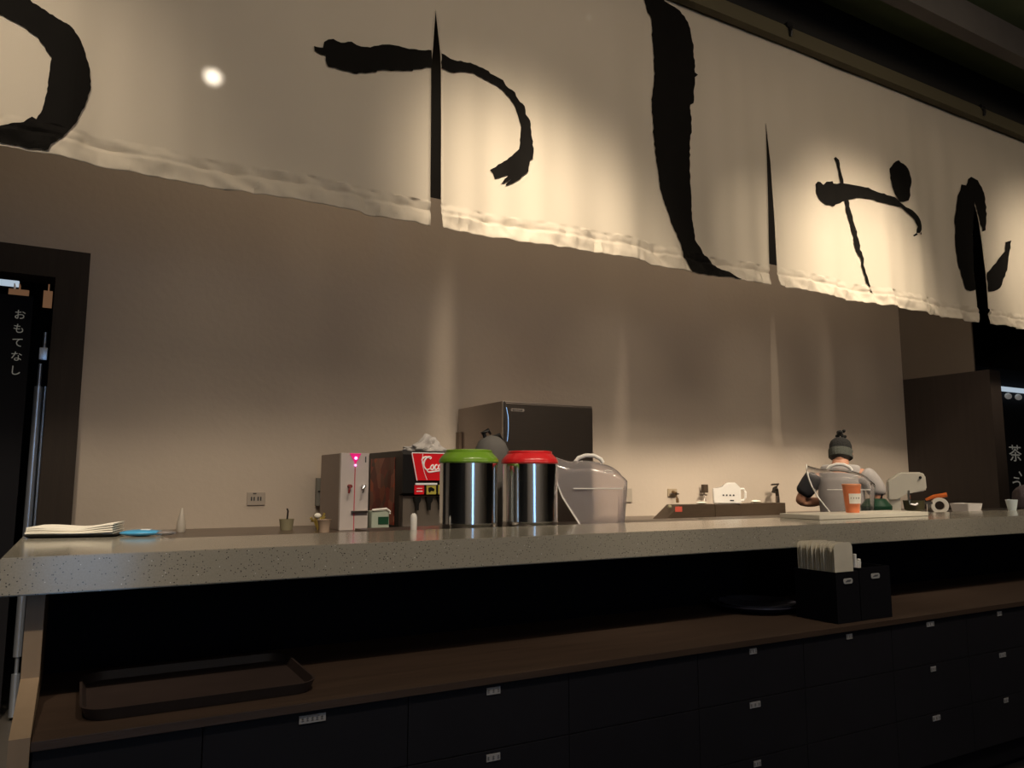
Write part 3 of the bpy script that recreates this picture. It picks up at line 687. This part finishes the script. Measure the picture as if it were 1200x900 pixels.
# pale narrow dispenser with the pink triangle lamp
t = thing('water_dispenser', 'tall pale dispenser with a glowing pink triangle and two taps', 'dispenser', (1.327, 4.40, .986))
obj('front', bx((0, 0, 0), (.170, .03, .45), .002), 'dispenser', t)
obj('side_body', bx((.001, .0305, 0), (.169, .43, .448), .002), 'dispside', t)
obj('triangle_lamp', prism(B(), [(.050, .448), (.120, .448), (.086, .385)], -.006, -.0005), 'pink', t)
obj('bulb', ball(B(), (.087, -.008, .42), .009, 2), 'pinkdot', t, True); obj('bulb', ball(B(), (.086, -.006, .378), .006, 2), 'pinkdot', t, True)
obj('pink_strip', bx((.083, -.002, .0), (.088, -.0003, .385)), 'pinkline', t)
for x, mm in ((.052, 'darkred'), (.135, 'chrome')):
    tp = obj('tap', lathe(B(), [(.010, -.035), (.012, 0)], 14, (x, .255), axis='y'), mm, t, True)
    obj('tap_lever', tube(B(), [(x, -.034, .255), (x-.012, -.045, .235), (x-.015, -.045, .215)], .006), mm, tp, True)
obj('cup_rest', bx((.066, -.018, .098), (.165, -.0003, .112), .002), 'steel', t)
obj('print_mark', bx((.146, -.001, .395), (.153, -.0002, .43)), 'labelink', t)
# ice machine
t = thing('ice_machine', 'large brushed steel ice machine against the plaster wall', 'ice machine', (2.35, 4.30, .986))
HI = .80
obj('body', bx((0, 0, 0), (.71, .66, HI), .004), 'steel', t, False)
obj('front_panel', bx((.02, -.012, .02), (.705, -.0005, HI-.012), .003), 'steel', t)
obj('corner_strip', bx((-.003, -.014, 0), (.012, -.0005, HI), .003), mat('bright_steel', (.6, .56, .52), .25, 1), t)
obj('door_edge', tube(B(), [(.022, -.016, HI-.04), (.034, -.018, HI-.10), (.036, -.018, HI-.18), (.03, -.016, HI-.26)], .003), 'chrome', t, True)
b = B(); box(b, (.06, -.016, HI-.065), (.155, -.0125, HI-.045)); nb = obj('name_badge', b, mat('badge', (.25, .22, .2), .4, .6), t); 
b = B()
for k in range(7): box(b, (.068+k*.011, -.0175, HI-.059), (.075+k*.011, -.0162, HI-.051))
obj('badge_print', b, 'black', nb)
obj('side_duct', bx((-.02, .60, 0), (-.0005, .655, .63)), mat('brown_duct', (.09, .06, .04), .5), t)
# small left things
p = at(335.5, 620, 4.62)
t = thing('utensil_pot', 'pale olive pot holding one dark stick by the wall', 'pot', (p.x, 4.62, .985))
obj('pot', lathe(B(), [(.034, 0), (.042, .06), (.043, .064), (.038, .064), (.03, .01), (.001, .01)], 24, cap=False), 'dullgreen', t, True)
obj('stick', tube(B(), [(.0, 0, .012), (.006, 0, .11), (.0, 0, .125)], .005), 'black', t, True)
o = obj('sauce_bottle', lathe(B(), [(.022, 0), (.025, .01), (.024, .05), (.016, .085), (.006, .13), (.003, .135)], 20), 'cloudy', smooth=True, loc=(at(212, 620, 4.7).x, 4.7, .9855)); tag(o, 'milky pointed squeeze bottle standing alone on the back counter at left', 'bottle')
p = at(372, 620, 4.5)
t = thing('flower_ornament', 'small gold and white ornament beside the dispenser', 'ornament', (p.x, 4.5, .985))
b = B()
for k in range(9):
    a = k*2.4; tube(b, [(0, 0, .0), (.02*math.cos(a), .02*math.sin(a), .05), (.045*math.cos(a), .03*math.sin(a), .05+.006*k)], [.004, .005, .008])
obj('stems', b, 'gold', t, True); obj('blossom', ball(B(), (-.01, -.03, .085), .018, 2, (1.2, 1, .9)), 'whitepaper', t, True); obj('bud', ball(B(), (.02, -.03, .05), .010, 2), mat('pale_yellow', (.8, .75, .4), .5), t, True)
o = obj('small_pot', lathe(B(), [(.028, 0), (.03, .03), (.038, .065), (.042, .07), (.036, .07), (.025, .01), (.001, .01)], 22, cap=False), 'pot', smooth=True, loc=(at(380, 615, 4.32).x, 4.32, .985)); tag(o, 'small pale flared pot between the ornament and the dispenser', 'pot')
t = thing('wall_outlet', 'beige double power outlet on the plaster wall at left', 'outlet', (.968, 4.999, 1.16))
obj('plate', bx((-.055, -.008, -.04), (.055, 0, .04), .002), mat('beige_plate', (.38, .33, .28), .5), t)
for x in (-.02, .02): obj('socket', box(bx((x-.012, -.0095, -.012), (x-.004, -.0082, .012)), (x+.004, -.0095, -.012), (x+.012, -.0082, .012)), 'labelink', t)
obj('latch', bx((-.02, -.0105, .03), (.0, -.0082, .036)), 'labelink', t)
t = thing('switch_box', 'grey wall switch box with a black cable beside the dispenser', 'switch box', (1.375, 4.999, 1.20))
obj('box', bx((-.035, -.05, -.09), (.035, 0, .09), .003), 'greybox', t); obj('slot', bx((-.03, -.053, .0), (.015, -.0505, .008)), 'black', t)
obj('cable', tube(B(), [(.0, -.02, -.09), (.005, -.03, -.14), (-.02, -.05, -.19), (-.03, -.06, -.212)], .006), 'cordblack', t, True)

# right part of the back counter: brown box, jug, taps
yb = 4.42
x0, x1 = at(780, 600, yb).x, at(921, 600, yb).x; xt = at(797, 591, yb).x; zt = at(860, 590.5, yb).z
t = thing('sink_surround', 'low dark brown panelled box on the back counter under the white jug', 'box', (0, 0, 0))
seg = [(x0, .986), (at(838, 600, yb).x-.002, .986)]
xa, xb = at(838, 600, yb).x, at(887, 600, yb).x
obj('panel', prism(B(), [(x0, .986), (xt, zt), (xa-.002, zt), (xa-.002, .986)], yb, yb+.15), 'brownbox', t)
obj('panel', bx((xa+.001, yb-.004, .986), (xb-.003, yb+.15, zt-.002)), 'brownbox', t)
obj('panel', bx((xb+.002, yb+.003, .986), (x1, yb+.15, zt)), 'brownbox', t)
obj('red_sticker', bx((at(791, 595, yb).x, yb-.003, zt-.050), (at(799, 595, yb).x, yb-.0005, zt-.012)), mat('red_sticker', (.6, .10, .07), .5), t)
obj('yellow_cap', ball(B(), (at(787, 593, yb).x, yb+.02, zt-.012), .016, 2), 'dullgreen', t, True)
px = at(855, 590, 4.5).x
t = thing('white_jug', 'white square jug with a handle on the dark brown box', 'jug', (px, 4.5, zt+.001), math.radians(-42))
b = prism(B(), [(-.125, 0), (-.13, .12), (-.06, .125), (-.02, .165), (.05, .165), (.06, .14), (.085, .13), (.085, 0)], -.07, .07); bmesh.ops.bevel(b, geom=b.edges[:], offset=.006, segments=2, affect='EDGES'); obj('body', b, 'white', t, True)
obj('handle', tube(B(), [(.078, 0, .115), (.112, 0, .115), (.125, 0, .09), (.122, 0, .045), (.105, 0, .025), (.078, 0, .02)], .009), 'white', t, True)
b = B()
for k in range(4): box(b, (-.055+k*.026, -.0725, .06), (-.043+k*.026, -.0702, .072))
box(b, (.0, -.0725, .02), (.03, -.0702, .03)); obj('print_mark', b, 'labelink', t)
for xpx, lab in ((843, 'small white cloth left of the white jug on the brown box'), (902, 'small white saucer right of the white jug on the brown box')): pass
p = at(822, 590, 4.5); tag(obj('folded_cloth', ball(B(), (p.x, 4.5, zt+.010), 1, 2, (.055, .03, .009)), 'whitepaper', smooth=True), 'small white folded cloth left of the white jug', 'cloth')
p = at(886, 591, 4.5); tag(obj('small_dish', ball(B(), (p.x, 4.5, zt+.013), 1, 2, (.05, .03, .012)), 'whitepaper', smooth=True), 'small white dish right of the white jug', 'dish')
def tapthing(pxx, label, kind):
    x = at(pxx, 575, 4.99).x
    if kind == 0:
        t = thing('wall_tap', label, 'tap', (x, 4.999, 1.15)); b = bx((-.05, -.012, -.01), (.05, 0, .055), .003); obj('plate', b, mat('tan_plate2', (.36, .29, .2), .5), t)
        obj('spout', tube(B(), [(0, -.012, .03), (0, -.05, .02), (.005, -.06, -.03), (.008, -.06, -.06)], .013), mat('bronze', (.2, .13, .07), .4, .6), t, True); obj('lever', tube(B(), [(-.045, -.03, .012), (.05, -.03, .012)], .007), 'steel', t, True)
    elif kind == 1:
        t = thing('wall_valve', label, 'valve', (x, 4.999, 1.15)); obj('stem', tube(B(), [(0, 0, .03), (0, -.04, .03), (0, -.05, -.05)], .011), 'steel', t, True); obj('cap', bx((-.022, -.07, .02), (.022, -.03, .09), .004), 'brownbox', t); obj('lever', tube(B(), [(-.05, -.04, .0), (.03, -.04, .0)], .006), 'steel', t, True)
    else:
        t = thing('gooseneck_tap', label, 'tap', (x+.03, 4.90, .986)); obj('column', lathe(B(), [(.02, 0), (.018, .15)], 16), 'steel', t, True)
        obj('spout', tube(B(), [(0, 0, .14), (-.005, 0, .20), (-.03, -.01, .225), (-.06, -.02, .215), (-.075, -.02, .18)], .016), mat('dark_bronze', (.06, .05, .04), .35, .7), t, True); obj('lever', tube(B(), [(-.07, 0, .25), (.02, 0, .255), (-.01, 0, .225)], .009), 'steel', t, True)
tapthing(788, 'bronze wall tap above the left end of the brown box', 0)
tapthing(822, 'dark wall valve between the tap and the white jug', 1)
tapthing(899, 'dark curved tap at the right end of the brown box', 2)
x = at(736, 580, 5).x
tag(obj('wall_switch', bx((x-.03, 4.985, 1.10), (x+.03, 4.999, 1.21), .003), mat('plate3', (.40, .35, .29), .5)), 'beige switch plate on the wall right of the ice machine', 'switch')

# ------------------------------------------------------------------ the worker
def skin_mesh(name, verts, edges, radii, m, parent, root=0, sub=2):
    me = bpy.data.meshes.new(name); me.from_pydata([Vector(v) for v in verts], edges, [])
    o = bpy.data.objects.new(name, me); COL.objects.link(o)
    sk = o.modifiers.new('skin', 'SKIN'); sk.use_smooth_shade = True
    for i, r in enumerate(radii):
        sv = me.skin_vertices[0].data[i]; sv.radius = r if isinstance(r, tuple) else (r, r); sv.use_root = (i == root)
    sb = o.modifiers.new('sub', 'SUBSURF'); sb.levels = sub; sb.render_levels = sub
    bpy.context.view_layer.update()
    me2 = bpy.data.meshes.new_from_object(o.evaluated_get(bpy.context.evaluated_depsgraph_get()))
    bpy.data.objects.remove(o); me2.name = name
    for p in me2.polygons: p.use_smooth = True
    me2.materials.clear(); 
    return obj(name, me2, m, parent)
# the worker faces away from the bar, head bowed, forearms forward
wk = thing('person', 'person in a black beanie seen from behind with bent bare elbows', 'person', (4.93, 3.76, 0), math.radians(-60))
V = [(0, 0, .88), (0, -.01, 1.02), (0, -.02, 1.17), (0, -.02, 1.295), (0, .0, 1.37), (0, .02, 1.415), (0, .05, 1.475), (0, .055, 1.53)]
Rr = [(.155, .11), (.14, .10), (.16, .11), (.12, .085), (.062, .062), (.056, .058), (.075, .09), (.06, .07)]
Eg = [(i, i+1) for i in range(7)]
def add(vs, rs, start):
    i0 = start
    for v, r in zip(vs, rs): V.append(v); Rr.append(r); Eg.append((i0, len(V)-1)); i0 = len(V)-1
    return i0
for s in (-1, 1):
    el = ((.30 if s < 0 else .24)*s, -.03, 1.115); wr = (s*.15, .20, 1.12)
    w_ = add([(s*.165, -.01, 1.325), (s*.235, -.02, 1.22), el, (s*.22, .09, 1.11), wr, (s*.135, .24, 1.10)], [.048, .046, .042, .040, .028, (.036, .018)], 3)
    for f in range(4):
        bx0 = s*(.135+.030-.020*f)
        add([(bx0, .285, 1.10), (bx0-s*.003, .318+.006*(f in (1, 2)), 1.088), (bx0-s*.006, .335, 1.070)], [.0095, .0085, .0075], w_)
    add([(s*.095, .245, 1.095), (s*.08, .275, 1.085)], [.011, .009], w_)
    k_ = add([(s*.095, 0, .80), (s*.10, .01, .46), (s*.10, -.02, .12), (s*.10, -.01, .06), (s*.11, .12, .035)], [.095, .062, .043, .045, .032], 0)
skin_mesh('body', V, Eg, Rr, 'skin', wk, 0, 2)
tv = [(0, 0, .90), (0, -.01, 1.02), (0, -.02, 1.17), (0, -.02, 1.30), (0, -.005, 1.352)]
skin_mesh('shirt', tv+[(-.172, -.012, 1.322), (.172, -.012, 1.322)], [(0, 1), (1, 2), (2, 3), (3, 4), (3, 5), (3, 6)], [(.175, .13), (.165, .125), (.18, .135), (.165, .125), (.078, .082), .107, .107], 'shirtgrey', wk)
for s in (-1, 1):
    skin_mesh('sleeve', [(s*.13, -.01, 1.325), (s*.195, -.015, 1.285), (s*.245, -.022, 1.21), ((.285 if s < 0 else .24)*s, -.028, 1.16)], [(0, 1), (1, 2), (2, 3)], [.092, .082, .071, .066], 'blackcloth' if s < 0 else 'shirtgrey', wk)  # right sleeve pale: light on the shoulder put into its colour
    skin_mesh('trouser_leg', [(s*.075, 0, .90), (s*.095, 0, .80), (s*.10, .01, .46), (s*.10, -.015, .10)], [(0, 1), (1, 2), (2, 3)], [.12, .11, .08, .065], 'blackcloth', wk)
    obj('shoe', ball(B(), (s*.108, .06, .045), 1, 3, (.052, .145, .045)), 'black', wk, True)
# head with face, hair, ears, hat (face looks away, slightly down)
HC_ = Vector((0, .05, 1.475))
hb = ball(B(), (0, 0, 0), 1, 4, (.070, .092, .112))
for v in hb.verts:
    c = v.co
    if c.y > .05: c.y += .012*math.exp(-((c.x/.012)**2+((c.z+.01)/.025)**2))*2.0       # nose
    if c.y > .04: c.y -= .008*(math.exp(-(((abs(c.x)-.030)/.014)**2+((c.z-.012)/.012)**2)))  # eye sockets
    if c.z < -.03: c.x *= 1-.9*(-.03-c.z)*2.2
hm = Matrix.Translation(HC_) @ Matrix.Rotation(math.radians(-16), 4, 'X')
hb.transform(hm); hd = obj('head', hb, 'skin', wk, True)
for s in (-1, 1):
    e = ball(B(), (s*.030, .083, .012), .011, 2); e.transform(hm); obj('eye', e, 'softwhite', hd, True)
    e = ball(B(), (s*.076, -.002, 0), 1, 2, (.010, .018, .030)); e.transform(hm); obj('ear', e, 'skin', hd, True)
e = ball(B(), (0, .083, -.048), 1, 2, (.024, .008, .007)); e.transform(hm); obj('mouth', e, 'darkred', hd, True)
hr = ball(B(), (0, -.012, -.012), 1, 3, (.078, .085, .070))
for v in hr.verts:
    if v.co.y > .03: v.co.y = .03
hr.transform(hm); obj('hair', hr, mat('dark_hair', (.02, .014, .011), .7), wk, True)
def hatpart(prof, m, nm, par, ribs=True):
    b = lathe(B(), prof, 60, cap=False)
    for v in b.verts:
        a = math.atan2(v.co.y, v.co.x); r = 1+(.018*math.sin(a*26) if ribs else 0); v.co.x *= r*.80; v.co.y *= r*.95
    b.transform(hm); return obj(nm, b, m, par, True)
ht = hatpart([(.097, -.012), (.100, .03), (.097, .065), (.086, .092), (.062, .112), (.03, .124), (.001, .127)], 'blackmatte', 'beanie', wk)
hatpart([(.099, -.035), (.105, -.03), (.107, .01), (.104, .03), (.098, .028)], 'knit_grey', 'beanie_cuff', ht)
b = B()
for k in range(16):
    a = k*2.4; r = .014+.010*(k % 3)
    ball(b, (r*math.cos(a), r*math.sin(a), .140+.012*((k*7) % 4)), .013, 1)
b.transform(hm); obj('pompom', b, 'blackmatte', ht, False)
